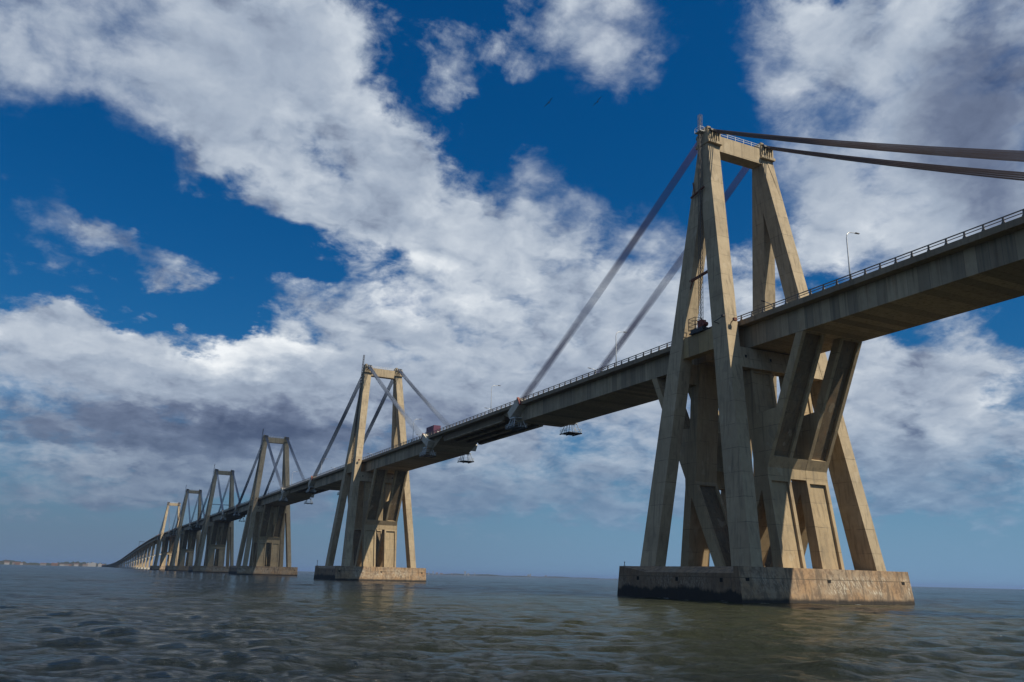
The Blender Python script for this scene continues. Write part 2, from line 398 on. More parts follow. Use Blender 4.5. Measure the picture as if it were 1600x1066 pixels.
# ------------------------------------------------------------------ water
def build_water():
    m, t, b = material('lake_water')
    g = t.new('ShaderNodeNewGeometry'); P = g.outputs['Position']; x, y, z = t.sep(P)
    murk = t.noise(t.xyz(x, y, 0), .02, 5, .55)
    olive_dist = t.v('LENGTH', t.v('MULTIPLY', t.v('SUBTRACT', P, (-38.0, -52.0, 0.0)), (1.0, .8, 0.0)))     # distance from the centre of the greener, paler water before the nearest pier
    c = t.mix(t.rng(t.m('ADD', olive_dist, t.m('MULTIPLY', t.m('SUBTRACT', murk, .5), 60.0)), 25.0, 95.0), (.037, .040, .018, 1), (.012, .018, .021, 1))
    # a little broken foam where the crests are steep
    fo = t.noise(t.xyz(t.m('MULTIPLY', x, .8), y, 0), .9, 8, .72)
    crest = t.rng(z, .12, .20)
    fm = t.m('MULTIPLY', crest, t.rng(fo, .62, .74))
    yb = t.m('SUBTRACT', t.m('PINGPONG', t.m('ADD', y, 235.0), 117.5), 0.0)          # distance along the row of footings
    ed = t.m('MAXIMUM', t.m('SUBTRACT', t.m('ABSOLUTE', x), 19.2), t.m('SUBTRACT', yb, 17.3))
    lap = t.m('MULTIPLY', t.rng(ed, 2.6, .1), t.rng(t.noise(t.xyz(x, y, 0), .55, 7, .7), .50, .66))
    fm = t.m('MAXIMUM', fm, t.m('MULTIPLY', lap, t.rng(y, 1300, 1200)))
    c = t.mix(fm, c, (.62, .64, .62, 1))
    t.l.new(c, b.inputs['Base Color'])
    b.inputs['IOR'].default_value = 1.333; b.inputs['Specular IOR Level'].default_value = .22
    dist = t.v('LENGTH', t.v('SUBTRACT', P, (CAM.x, CAM.y, 0)))
    t.l.new(t.m('ADD', t.rng(dist, 30, 3000, .09, .20, False), t.m('MULTIPLY', fm, .5)), b.inputs['Roughness'])
    wa = math.radians(243); al = t.m('ADD', t.m('MULTIPLY', x, math.cos(wa)), t.m('MULTIPLY', y, math.sin(wa))); ac = t.m('SUBTRACT', t.m('MULTIPLY', y, math.cos(wa)), t.m('MULTIPLY', x, math.sin(wa)))
    rip = t.m('ADD', t.noise(t.xyz(t.m('MULTIPLY', al, 1.5), t.m('MULTIPLY', ac, .75), 0), 1.25, 8, .68, .5), t.m('MULTIPLY', t.noise(t.xyz(t.m('MULTIPLY', al, 1.3), t.m('MULTIPLY', ac, .75), 3.0), .42, 6, .6, .3), 2.2))
    bp = t.new('ShaderNodeBump'); bp.inputs['Strength'].default_value = 1.0; bp.inputs['Distance'].default_value = .62
    t.l.new(rip, bp.inputs['Height']); t.l.new(bp.outputs[0], b.inputs['Normal'])
    # one sheet, rings fine near the bridge's foot and coarse towards the horizon
    ringv = [6.0]
    while ringv[-1] < 900: ringv.append(ringv[-1] * 1.0068)
    while ringv[-1] < 60000: ringv.append(ringv[-1] * 1.05)
    r = np.array(ringv)
    th0 = math.atan2(AX_F.y, AX_F.x)
    fine = np.arange(-52, 52, .12)
    th = np.radians(np.concatenate([fine, np.arange(52, 308, 2.0)])) + th0
    nr, na = len(r), len(th)
    X = CAM.x + r[:, None] * np.cos(th)[None]; Y = CAM.y + r[:, None] * np.sin(th)[None]
    Z = np.zeros_like(X); DX = np.zeros_like(X); DY = np.zeros_like(X)
    cell = np.maximum(np.gradient(r), r * math.radians(.12))[:, None]
    g_ = np.random.default_rng(3)
    wind = math.radians(243)
    for i in range(170):
        lam = .55 * (16.0 / .55) ** g_.random()
        ang = wind + g_.normal(0, .42)
        k = 2 * math.pi / lam; kx, ky = k * math.cos(ang), k * math.sin(ang); ph = g_.random() * 6.283
        amp = .0062 * lam ** .90 * (.6 + .8 * g_.random())
        if lam > 5: amp *= .42
        fade = np.clip((lam / cell - 2.2) / 2.5, 0, 1) * np.clip(2500 / r[:, None], 0, 1)
        a = kx * X + ky * Y + ph
        s_, c_ = np.sin(a), np.cos(a)
        Z += amp * fade * c_; q = .45 * amp * fade
        DX -= q * math.cos(ang) * s_; DY -= q * math.sin(ang) * s_
    gust = .75 + .45 * np.sin(X * .021 + Y * .013) * np.sin(Y * .017 - X * .008 + 1)
    Z *= gust; X = X + DX * gust; Y = Y + DY * gust
    V = np.stack([X, Y, Z], -1).reshape(-1, 3)
    i, j = np.meshgrid(np.arange(nr - 1), np.arange(na), indexing='ij'); j2 = (j + 1) % na
    F = np.stack([i * na + j, (i + 1) * na + j, (i + 1) * na + j2, i * na + j2], -1).reshape(-1, 4)
    # close the middle
    V = np.concatenate([V, [[CAM.x, CAM.y, 0]]]); cidx = len(V) - 1
    jj = np.arange(na); tri = np.stack([np.full(na, cidx), jj, (jj + 1) % na], -1)
    me = bpy.data.meshes.new('water')
    me.vertices.add(len(V)); me.vertices.foreach_set('co', V.astype(np.float32).ravel())
    nl = F.size + tri.size
    me.loops.add(nl); me.loops.foreach_set('vertex_index', np.concatenate([F.ravel(), tri.ravel()]).astype(np.int32))
    npol = len(F) + len(tri); me.polygons.add(npol)
    st = np.concatenate([np.arange(len(F)) * 4, F.size + np.arange(len(tri)) * 3]).astype(np.int32)
    me.polygons.foreach_set('loop_start', st)
    me.polygons.foreach_set('use_smooth', np.ones(npol, dtype=bool))
    me.update(calc_edges=True); me.validate()
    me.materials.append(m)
    o = bpy.data.objects.new('water', me); col.objects.link(o)
    tag(o, 'choppy dark grey green lake water under the bridge', kind='structure')
build_water()

# ------------------------------------------------------------------ bridge towers
S = 235.0
FZ, ZT = 5.48, 91.6
lerp = lambda a, b, t: a + (b - a) * t
tz = lambda z: (z - FZ) / (ZT - FZ)
XO = lambda z: lerp(15.27, 8.51, tz(z))
WX = lambda z: lerp(2.38, 3.10, tz(z))
YO = lambda z: lerp(15.31, 0.98, tz(z))

def footing(parent):
    zb = -4.0; k = (FZ - zb) / FZ
    xt, xb = 19.14, 19.14 + .07 * k; yt, yb = 16.52, 16.52 + .8 * k
    b = MB(); zl = 4.42
    # body up to the low side edge
    fx = lambda z: lerp(xb, xt, (z - zb) / (FZ - zb)); fy = lambda z: lerp(yb, yt, (z - zb) / (FZ - zb))
    xi = 16.6
    ring = lambda z: [(-fx(z), -fy(z), z), (fx(z), -fy(z), z), (fx(z), fy(z), z), (-fx(z), fy(z), z)]
    b.add(ring(zb) + ring(zl), [(0, 1, 5, 4), (1, 2, 6, 5), (2, 3, 7, 6), (3, 0, 4, 7)])
    # top: end walls at full height, sloping shoulders along both sides between them
    yn, yf = -fy(FZ) + 1.1, 8.0
    for sx in (-1, 1):
        X = sx * fx(zl); Xt = sx * fx(FZ); I = sx * xi
        vs = [(X, -fy(zl), zl), (X, yn, zl), (X, yf, zl), (X, fy(zl), zl),
              (Xt, -fy(FZ), FZ), (Xt, yn, FZ), (Xt, fy(FZ), FZ), (I, yn, FZ), (I, yf, FZ), (I, -fy(FZ), FZ), (I, fy(FZ), FZ)]
        b.add(vs, [(0, 1, 5, 4), (1, 7, 5), (1, 2, 8, 7), (2, 3, 6), (2, 6, 8), (4, 5, 7, 9), (8, 6, 10)])
    I = xi
    b.add([(-I, -fy(FZ), FZ), (I, -fy(FZ), FZ), (I, fy(FZ), FZ), (-I, fy(FZ), FZ)], [(0, 1, 2, 3)])
    for sy in (-1, 1):
        X, Xt = fx(zl), fx(FZ)
        b.add([(-X, sy * fy(zl), zl), (X, sy * fy(zl), zl), (Xt, sy * fy(FZ), FZ), (I, sy * fy(FZ), FZ), (-I, sy * fy(FZ), FZ), (-Xt, sy * fy(FZ), FZ)], [(0, 1, 2, 3, 4, 5)])
    o = b.build('footing', M['footing'], parent)
    # square drain openings, their inner shade painted as black boxes set slightly proud
    for x in (-17.6, -.2, 17.3):
        y = -fy(3.35)
        h = MB().box(x - .38, x + .38, y - .015, y + .5, 3.05, 3.75); h.build('drain_hole', M['hole'], o)
    for y in (-12.5, -1.0, 10.5):
        h = MB().box(-fx(3.3) - .02, -fx(3.3) + .5, y - .35, y + .35, 3.0, 3.65); h.build('drain_hole', M['hole'], o)
    return o

def a_leg(sx, sy):
    b = MB(); zs = 77.5; z0 = FZ - .35
    yi = lambda z: lerp(10.52, 0.0, (z - FZ) / (zs - FZ))
    prof = [(sy * YO(z0), z0), (sy * yi(z0), z0), (0, zs), (0, ZT - 1.2), (sy * YO(ZT - 1.2), ZT - 1.2)]
    xf = lambda z: tuple(sorted((sx * XO(z), sx * (XO(z) - WX(z)))))
    return b.extrude(prof, xf, skip=(2,))

XA, XB = 1.85, 7.0
def pier_frame(sx, e, z_top=44.38):
    y0 = FZ - .3
    o = lambda y, z: (e * y, z)
    prof = [o(13.74, y0), o(11.40, 20.6), o(11.36, 22.4), o(21.65, z_top), o(19.95, z_top), o(14.3, 32.4), o(9.45, 32.0), o(8.55, 40.2), o(8.05, z_top),
            o(5.75, z_top), o(6.3, 40.2), o(7.9, 25.0), o(8.2, 21.6), o(.85, y0), o(3.35, y0), o(9.7, 18.7), o(11.45, y0)]
    xf = lambda z: tuple(sorted((sx * XA, sx * XB)))
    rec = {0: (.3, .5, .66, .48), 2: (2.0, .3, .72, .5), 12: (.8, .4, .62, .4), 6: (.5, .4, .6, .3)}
    return MB().extrude(prof, xf, recess=rec)

def build_tower():
    root = empty('bridge_tower', (0, 0, 0), 'x', 'bridge tower', 'concrete bridge towers')
    footing(root)
    for sx in (-1, 1):
        for sy in (-1, 1): a_leg(sx, sy).build('leg', M['concrete'], root)
    # top cross beam with pale handrail
    b = MB(); zc0, zc1 = 87.94, 91.45
    b.box(-5.62, 5.62, -1.45, 1.35, zc0, zc1); b.build('crossbeam', M['concrete'], root)
    h = MB()
    for y in (-1.3, 1.2):
        for k in range(6): h.box(-5.4 + 2.16 * k - .035, -5.4 + 2.16 * k + .035, y - .035, y + .035, zc1, zc1 + 1.05)
        for z in (.55, 1.0): h.bar((-5.4, y, zc1 + z), (5.4, y, zc1 + z), .06)
    h.build('handrail', M['white'], root)
    # saddle heads
    for sx in (-1, 1):
        c = MB(); X0, X1 = sorted((sx * 5.45, sx * 8.75))
        c.box(X0, X1, -1.8, 1.8, 89.75, 92.0)
        c.box(X0 - .15, X1 + .15, -2.15, 2.15, 89.15, 89.7)
        for k in range(5):
            xx = X0 + .4 + k * (X1 - X0 - .8) / 4
            for sy in (-1, 1): c.box(xx - .17, xx + .17, *(sorted((sy * 1.805, sy * 2.02))), 89.72, 92.0)
        c.box(X0 + .2, X0 + 1.0, -1.5, 1.5, 92.0, 93.0)
        # tapering corbel that thickens the head of the leg
        for sy in (-1, 1):
            z0, z1 = 79.5, 89.13
            for (zz0, zz1) in ((z0, z1),):
                xm0, xm1 = sx * (XO(zz0) - .1), sx * (XO(zz0) - .35)
                c.hexa([(xm0, sy * (YO(zz0) - .2), zz0), (xm1, sy * (YO(zz0) - .2), zz0), (xm1, sy * (YO(zz0) + .01), zz0), (xm0, sy * (YO(zz0) + .01), zz0)],
                       [(sx * 8.7, sy * (YO(zz1) - .2), zz1), (sx * 7.0, sy * (YO(zz1) - .2), zz1), (sx * 7.0, sy * (YO(zz1) + .12), zz1), (sx * 8.7, sy * (YO(zz1) + .12), zz1)])
        cap = c.build('saddle_head', M['concrete'], root)
        s = MB()
        for q in (-.95, 0.0, .95):
            xx = sx * 7.1 + q
            pr = [(-2.5, 91.6), (-2.3, 92.15), (-1.2, 92.75), (1.2, 92.75), (2.3, 92.15), (2.5, 91.6), (2.06, 91.55), (1.9, 92.02), (-1.9, 92.02), (-2.06, 91.55)]
            s.extrude(pr, lambda z, xx=xx: (xx - .36, xx + .36))
        s.build('cable_saddle', M['black'], cap)
    # transverse tie beams below the deck and longitudinal edge beams between the legs
    for sy in (-1, 1):
        za, zb = 40.3, 44.2
        prof = [(sy * (YO(za) - .06), za), (sy * (YO(zb) - .06), zb), (sy * (YO(zb) - 2.6), zb), (sy * (YO(za) - 2.6), za)]
        xf = lambda z: (-(XO(z) - WX(z)) + .05 - .3, XO(z) - WX(z) - .05 + .3)
        t = MB().extrude(prof, xf).build('tie_beam', M['concrete'], root)
        y = sy * (YO(42.3) - .06)
        for x in (-8.5, -2.6, 4.6):
            MB().box(x - .22, x + .22, *sorted((y + sy * .02, y - sy * .5)), 42.1, 42.7).build('drain_hole', M['hole'], t)  # black boxes stand in for the shaded insides of the beam's holes
    for sx in (-1, 1):
        yl = lambda z: lerp(10.52, 0.0, (z - FZ) / (77.5 - FZ))
        z0, z1 = 44.5, 48.55
        xo = 11.75; xi = 9.9
        prof = [(-yl(z0) - .3, z0), (-yl(z1) - .3, z1), (yl(z1) + .3, z1), (yl(z0) + .3, z0)]
        MB().extrude(prof, lambda z: tuple(sorted((sx * xo, sx * xi)))).build('edge_beam', M['ochre'], root)
    # splayed frames that carry the deck, tied at the waist
    for sx in (-1, 1):
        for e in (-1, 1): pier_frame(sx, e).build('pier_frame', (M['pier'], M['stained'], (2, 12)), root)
    for e in (-1, 1):
        prof = [(e * 11.36, 20.65), (e * 11.33, 22.4), (e * 12.16, 24.2), (e * 10.2, 24.2), (e * 9.4, 20.65)]
        MB().extrude(prof, lambda z: (-XA - .3, XA + .3)).build('waist_beam', M['pier'], root)
    # floodlights bracketed on the near legs just above the deck
    for sx in (-1, 1):
        z = 48.9; y = -YO(z); x = sx * XO(z)
        f = MB(); f.bar((x - sx * .1, y + 2.0, z), (x + sx * .9, y + 2.2, z + .2), .12); f.bar((x + sx * .88, y + 2.3, z + .2), (x + sx * 1.2, y - .6, z + .5), .1)
        f.box(min(x + sx * .9, x + sx * 1.5), max(x + sx * .9, x + sx * 1.5), y - 1.0, y - .5, z + .35, z + .75); f.build('floodlight', M['steel'], root)
        f = MB(); f.bar((x - sx * 1.2, y + .1, z - .2), (x - sx * 1.2, y - .9, z + .3), .12); f.box(x - sx * 1.2 - .35, x - sx * 1.2 + .35, y - 1.3, y - .8, z - .1, z + .45); f.build('floodlight', M['rust'], root)
    return root

def build_cantilever():
    root = empty('cantilever_deck', (0, 0, 0), 'x', 'bridge deck', 'bridge deck sections over the towers')
    # tapering box girder
    prof = [(-93.6, 48.42), (-93.6, 47.9), (-84.6, 44.43), (84.6, 44.43), (93.6, 47.9), (93.6, 48.42)]
    MB().extrude(prof, lambda z: (-6.97, 6.97)).build('box_girder', M['deck'], root)
    L = 94.0
    deck_slab(root, -L, L)
    railing(root, -L, L, True)
    for sx in (-1, 1):
        for e in (-1, 1):
            pr = [(e * 80.9, 50.55), (e * 87.0, 47.3), (e * 85.55, 45.35), (e * 79.45, 48.6)]
            a = MB().extrude(pr, lambda z: tuple(sorted((sx * 9.25, sx * 6.6)))).build('anchor_block', M['pale'], root)
            MB().hexa([(sx * 9.35, e * 80.8, 50.7), (sx * 8.7, e * 80.8, 50.7), (sx * 8.7, e * 79.3, 48.5), (sx * 9.35, e * 79.3, 48.5)],
                      [(sx * 9.35, e * 81.2, 50.5), (sx * 8.7, e * 81.2, 50.5), (sx * 8.7, e * 79.7, 48.3), (sx * 9.35, e * 79.7, 48.3)]).build('anchor_plate', M['red'], a)
    return root

def deck_slab(root, y0, y1, zf=None):
    s = MB(); s.box(-8.3, 8.3, y0, y1, 48.9, 49.25); s.build('road_slab', M['kerb'], root)
    k = MB()
    for sx in (-1, 1):
        k.box(*sorted((sx * 8.3, sx * 8.62)), y0, y1, 48.45, 49.42)
        k.box(*sorted((sx * 6.97, sx * 8.3)), y0, y1, 48.43, 48.9)
    k.build('fascia', M['kerb'], root)
    a = MB().box(-7.2, 7.2, y0, y1, 49.25, 49.30); a.build('roadway', M['asphalt'], root)

def rail_post(b, sx, y):
    x = sx * 8.45
    b.hexa([(x - .11, y - .30, 49.42), (x + .11, y - .30, 49.42), (x + .11, y + .30, 49.42), (x - .11, y + .30, 49.42)],
           [(x - .11, y - .11, 49.75), (x + .11, y - .11, 49.75), (x + .11, y + .11, 49.75), (x - .11, y + .11, 49.75)])
    b.box(x - .10, x + .10, y - .10, y + .10, 49.75, 50.26)
def railing(root, y0, y1, near_posts=False):
    n = int(round((y1 - y0) / 2.8)); st = (y1 - y0) / n
    for sx in (-1, 1):
        b = MB(); x = sx * 8.45
        b.box(x - .07, x + .07, y0, y1, 50.26, 50.40); b.box(x - .05, x + .05, y0, y1, 49.86, 49.96)
        if not (near_posts and sx < 0):
            for k in range(n): rail_post(b, sx, y0 + st * (k + .5))
        r = b.build('railing', M['rail'], root, normals=False)
        if near_posts and sx < 0:
            me = None
            for k in range(n):
                y = y0 + st * (k + .5)
                if me is None:
                    p = MB(); rail_post(p, sx, 0.0); po = p.build('post', M['rail'], r); me = po.data
                else:
                    po = bpy.data.objects.new('post', me); col.objects.link(po); po.parent = r
                po.location = (0, y, 0)

def build_span(y0, y1):
    root = empty('suspended_span', (0, y0, 0), 'x', 'bridge deck', 'drop-in spans between the cantilevers')
    L = y1 - y0; g = .12
    for x in (-6.3, -2.1, 2.1, 6.3):
        pr = [(g - .0, 48.42), (g, 47.2), (1.2, 46.45), (L - 1.2, 46.45), (L - g, 47.2), (L - g, 48.42)]
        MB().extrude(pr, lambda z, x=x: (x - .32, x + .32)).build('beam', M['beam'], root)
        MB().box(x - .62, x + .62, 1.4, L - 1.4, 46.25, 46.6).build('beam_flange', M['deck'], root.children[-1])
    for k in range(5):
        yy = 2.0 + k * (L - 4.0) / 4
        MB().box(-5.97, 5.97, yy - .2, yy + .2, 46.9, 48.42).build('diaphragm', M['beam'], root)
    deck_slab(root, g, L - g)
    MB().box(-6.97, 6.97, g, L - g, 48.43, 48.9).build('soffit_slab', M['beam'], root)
    railing(root, g, L - g)
    return root

ORD = ['nearest and largest A-frame concrete bridge tower, on the right with its footing in full view',
       'second A-frame bridge tower, behind the nearest one and left of the truck',
       'third A-frame bridge tower, midway along the receding row of six',
       'fourth A-frame bridge tower with a thin bar across between its legs above the deck',
       'fifth A-frame bridge tower, small, just in front of the most distant one',
       'sixth and most distant A-frame bridge tower, beside the low viaduct']
ORDD = ['deck section with tapered ends carried by the nearest big bridge tower',
        'deck section through the second bridge tower with a truck near its front end',
        'deck section carried by the third bridge tower of the row',
        'deck section carried by the fourth bridge tower of the row',
        'deck section carried by the fifth bridge tower of the row',
        'deck section carried by the sixth, most distant bridge tower']
t0 = build_tower(); t0['label'] = ORD[0]
towers = [t0] + [copy_tree(t0, (0, S * i, 0), ORD[i]) for i in range(1, 6)]
bar = MB().box(-9.4, 9.4, -.35, .35, 60.2, 60.75); bar.build('cross_bar', M['cable_pale'], towers[3])
c0 = build_cantilever(); c0['label'] = ORDD[0]
decks = [c0] + [copy_tree(c0, (0, S * i, 0), ORDD[i]) for i in range(1, 6)]
sp0 = build_span(94.06, 140.94)
SPL = ['short deck span on four beams between the nearest tower and the second tower',
       'short deck span between the second and third bridge towers',
       'short deck span between the third and fourth bridge towers',
       'short deck span between the fourth and fifth bridge towers',
       'short deck span between the fifth and sixth bridge towers',
       'short deck span between the sixth tower and the far viaduct']
sp0['label'] = SPL[0]
for i in range(1, 6): copy_tree(sp0, (0, 94.06 + S * i, 0), SPL[i])

# ------------------------------------------------------------------ stay cables
def stay(sx, e, rad):
    a = Vector((sx * 7.1, e * 1.7, 92.05)); z = Vector((sx * 8.05, e * 80.2, 49.8)) if e > 0 else Vector((sx * 7.95, e * 78.6, 49.3))
    d = (z - a).normalized(); side = Vector((1, 0, 0)); upv = d.cross(side).normalized()
    out = []
    for i in range(4):
        for j in range(4):
            k0 = side * (i - 1.5) * .46 + upv * (j - 1.5) * .16; k1 = side * (i - 1.5) * .46 + upv * (j - 1.5) * .42
            pts = []
            for q in range(9):
                t = q / 8; p = a.lerp(z, t) + k0.lerp(k1, t); p.z -= 4 * .75 * t * (1 - t); pts.append(p)
            out.append(MB().tube(pts, rad, 6))
    return out
def stay_label(ti, sx, e):
    names = ['nearest', 'second', 'third', 'fourth', 'fifth', 'sixth']
    side = 'near-side' if sx < 0 else 'far-side'
    way = 'leading toward the viewer' if e < 0 else 'leading toward the distant shore'
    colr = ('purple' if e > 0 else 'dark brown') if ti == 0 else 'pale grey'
    return f'{side} {colr} stay cable bundle of the {names[ti]} tower, {way}'
pale = {}
for ti in range(6):
    for sx in (-1, 1):
        for e in (-1, 1):
            if ti == 0:
                mat = M['cable_purple'] if e > 0 else M['cable_dark']
                r = empty('stay_cable', (0, 0, 0), stay_label(ti, sx, e), 'stay cable', 'stay cables of the towers')
                for b in stay(sx, e, .043): b.build('strand', mat, r, smooth=True, normals=False)
            else:
                if (sx, e) not in pale:
                    mb = MB()
                    for b in stay(sx, e, .06): mb.add(b.v, b.f)
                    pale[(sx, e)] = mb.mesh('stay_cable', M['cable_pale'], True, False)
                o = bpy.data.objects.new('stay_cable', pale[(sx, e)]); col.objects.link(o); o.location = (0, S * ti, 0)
                tag(o, stay_label(ti, sx, e), 'stay cable', 'stay cables of the towers')

# ------------------------------------------------------------------ inspection gantries under the cable anchors
def gantry():
    r = empty('inspection_platform', (0, 0, 0), 'x', 'work platform', 'hanging platforms under the cable anchors')
    z = -2.35
    p = MB(); p.box(-2.1, 2.1, -2.5, 2.5, z - .12, z)
    for x in (-2.1, 0, 2.1): p.box(x - .09, x + .09, -2.62, 2.62, z - .3, z - .125)
    p.build('platform', M['steel'], r)
    f = MB()
    for y in (-2.2, 2.2):
        for x in (-1.9, 1.9):
            f.bar((x, y, z), (x * .55, y * .55, .35), .15); f.bar((x, y * .2, z), (x * .5, y * .12, .35), .1)
    f.box(-1.4, 1.4, -1.5, 1.5, .3, .52)
    f.build('hanger_frame', M['galv'], r)
    h = MB()
    for zz in (.55, 1.05):
        for y in (-2.45, 2.45): h.bar((-2.05, y, z + zz), (2.05, y, z + zz), .06)
        for x in (-2.05, 2.05): h.bar((x, -2.45, z + zz), (x, 2.45, z + zz), .06)
    for x in (-2.05, 0, 2.05):
        for y in (-2.45, 0, 2.45):
            if x or y: h.bar((x, y, z), (x, y, z + 1.1), .07)
    h.build('guard_rail', M['galv'], r)
    return r
g0 = None
nm = ['nearest', 'second', 'third', 'fourth', 'fifth', 'sixth']
for ti in range(6):
    for e in (-1, 1):
        for sx in (-1, 1):
            if ti == 0 and e < 0: continue
            x, y, zz = sx * 7.7, S * ti + e * 80.6, 44.55
            if sx < 0: x, y, zz = -8.0, S * ti + e * 83.6, 44.9
            lab = f'hanging steel platform on the {"near" if sx < 0 else "far"} side under the {"far" if e > 0 else "close"} end of the {nm[ti]} tower deck'
            if g0 is None: g0 = gantry(); o = g0; o.location = (x, y, zz); o['label'] = lab
            else: o = copy_tree(g0, (x, y, zz), lab)

# ------------------------------------------------------------------ lift mast on the nearest tower
def lattice(b, p, q, w, n, r=.05):
    p = Vector(p); q = Vector(q); d = (q - p).normalized(); a = Vector((0, 1, 0)); a = (a - d * a.dot(d)).normalized(); c = d.cross(a)
    cs = [(-1, -1), (1, -1), (1, 1), (-1, 1)]
    off = [a * u * w / 2 + c * v * w / 2 for u, v in cs]
    for o in off: b.bar(p + o, q + o, r * 1.7)
    for k in range(n):
        t0, t1 = p.lerp(q, k / n), p.lerp(q, (k + 1) / n)
        for i in range(4):
            b.bar(t0 + off[i], t1 + off[(i + 1) % 4], r); b.bar(t1 + off[i], t1 + off[(i + 1) % 4], r)
mast_root = empty('lift_mast', (0, 0, 0), 'tall lattice hoist mast with cage climbing the nearest tower', 'hoist mast')
b = MB(); lattice(b, (-11.2, -.2, 48.6), (-9.25, -.15, 95.9), .6, 46, .038); b.build('mast', M['rail'], mast_root, normals=False)
b = MB(); b.box(-12.3, -9.6, -2.1, 2.0, 48.56, 48.86); b.box(-12.0, -9.9, -1.6, 1.9, 48.86, 49.5); b.build('platform', M['black'], mast_root)
b = MB()
for x in (-11.9, -10.3):
    for y in (.5, 2.6): b.bar((x, y, 49.5), (x, y, 51.9), .09)
for z in (49.6, 50.4, 51.2, 51.9):
    for x in (-11.9, -10.3): b.bar((x, .5, z), (x, 2.6, z), .07)
    for y in (.5, 2.6): b.bar((-11.9, y, z), (-10.3, y, z), .07)
for k in range(6): b.bar((-11.9, .5 + .42 * k, 49.5), (-11.9, .5 + .42 * k, 51.9), .04)
b.build('cage', M['steel'], mast_root, normals=False)
b = MB(); b.box(-11.6, -10.5, -1.0, .3, 49.5, 51.1); b.tube([(-11.6, -1.3, 50.2), (-10.6, -1.3, 50.2)], .45, 10); b.build('winch', M['red'], mast_root)
for z in (61.0, 79.0):
    b = MB(); x = -lerp(15.27, 8.51, tz(z)) + .4; yy = lerp(10.52, 0.0, (z - FZ) / (77.5 - FZ))
    if z < 70: b.bar((x - .3, yy + .6, z - 1.0), (x + .4, -yy - .6, z), .42); b.bar((x - .3, 1.8, z - .6), (x - .8, 5.4, z - 7.5), .16)
    else: b.bar((x - .9, -1.4, z), (x - .9, 2.8, z - .8), .3); b.bar((x - .9, 1.5, z - .5), (x - .4, 2.6, z + 2.6), .2)
    b.build('wall_tie', M['rust'], mast_root, normals=False)
b = MB(); b.box(-10.0, -8.8, -.9, .9, 91.9, 92.0)
for y in (-.85, .85):
    b.bar((-9.95, y, 92.9), (-8.9, y, 92.9), .05)
    for x in (-9.95, -8.9): b.bar((x, y, 92), (x, y, 92.9), .06)
b.bar((-9.95, -.85, 92.9), (-9.95, .85, 92.9), .05)
b.build('landing', M['white'], mast_root, normals=False)
# slender masts on the towers behind
am = empty('antenna_mast', (0, S, 0), 'thin mast rising at the top of the second tower', 'mast', 'thin masts on the towers')
b = MB(); lattice(b, (-11.2, -.2, 48.6), (-9.25, -.15, 97.2), .5, 40, .055); b.build('mast', M['steel'], am, normals=False)
for i in range(2, 5): copy_tree(am, (0, S * i, 0), f'thin mast rising at the top of the {nm[i]} tower')

# ------------------------------------------------------------------ street lamps
def lamp():
    r = empty('street_lamp', (0, 0, 0), 'x', 'street lamp', 'street lamps along the deck')
    pts = [(0, 0, 0), (0, 0, 3), (0, 0, 7.4)] + [(1.1 - 1.1 * math.cos(a), 0, 7.4 + 1.1 * math.sin(a)) for a in (R(20), R(40), R(60), R(75))] + [(2.3, 0, 8.62)]
    MB().tube(pts, [.13, .11, .085, .08, .075, .07, .07, .06], 8).build('pole', M['galv'], r, smooth=True)
    MB().hexa([(2.1, -.17, 8.55), (3.0, -.14, 8.62), (3.0, .14, 8.62), (2.1, .17, 8.55)], [(2.1, -.14, 8.72), (3.0, -.08, 8.74), (3.0, .08, 8.74), (2.1, .14, 8.72)]).build('lamp_head', M['steel'], r)
    return r
l0 = None
for side in (-1, 1):
    for k in range(19):
        y = (-33.3 if side < 0 else .5) + 66.8 * k
        if any(abs(y - S * i) < 5 for i in range(6)) and side > 0 and k > 0: y += 8
        if side < 0 and any(abs(y - S * i) < 12 for i in range(6)): y += 14
        i = int(round(y / S)); i = max(0, min(5, i)); rel = y - S * i
        pos = 'beside' if abs(rel) < 12 else ('in front of' if rel < 0 else 'beyond')
        lab = f'curved street lamp on the {"near" if side < 0 else "far"} deck edge, {abs(rel):.0f} metres {pos} the {nm[i]} tower'
        if l0 is None: l0 = lamp(); o = l0; o.location = (side * 8.15, y, 49.42); o['label'] = lab
        else: o = copy_tree(l0, (side * 8.15, y, 49.42), lab)
        if side > 0: o.rotation_euler = (0, 0, math.pi)

# ------------------------------------------------------------------ truck
tr = empty('box_truck', (-5.3, 150.6, 49.30), 'maroon box truck driving away along the deck before the second tower', 'truck')
b = MB(); b.box(-1.3, 1.3, 0, 7.2, 1.05, 4.1)
for k in range(9): b.box(-1.34, 1.34, .35 + k * .8, .43 + k * .8, 1.1, 3.9)
b.build('cargo_box', M['truck'], tr)
b = MB(); b.hexa([(-1.15, 7.5, .6), (1.15, 7.5, .6), (1.15, 9.6, .6), (-1.15, 9.6, .6)], [(-1.1, 7.5, 2.8), (1.1, 7.5, 2.8), (1.1, 9.0, 2.8), (-1.1, 9.0, 2.8)])
cab = b.build('cab', M['white'], tr)
MB().hexa([(-1.0, 9.36, 1.7), (1.0, 9.36, 1.7), (1.0, 9.40, 1.7), (-1.0, 9.40, 1.7)], [(-.95, 9.05, 2.6), (.95, 9.05, 2.6), (.95, 9.12, 2.6), (-.95, 9.12, 2.6)]).build('windscreen', M['glass'], cab)
MB().box(-.5, .5, 0, 9.4, .62, 1.04).build('chassis', M['steel'], tr)
MB().box(.0, 1.1, -.06, -.005, 1.2, 2.0).build('rear_panel', M['white'], tr)
for y in (1.6, 2.9, 8.5):
    for x in (-1.0, 1.0):
        MB().tube([(x - .16, y, .5), (x + .16, y, .5)], .5, 18).build('wheel', M['tyre'], tr)

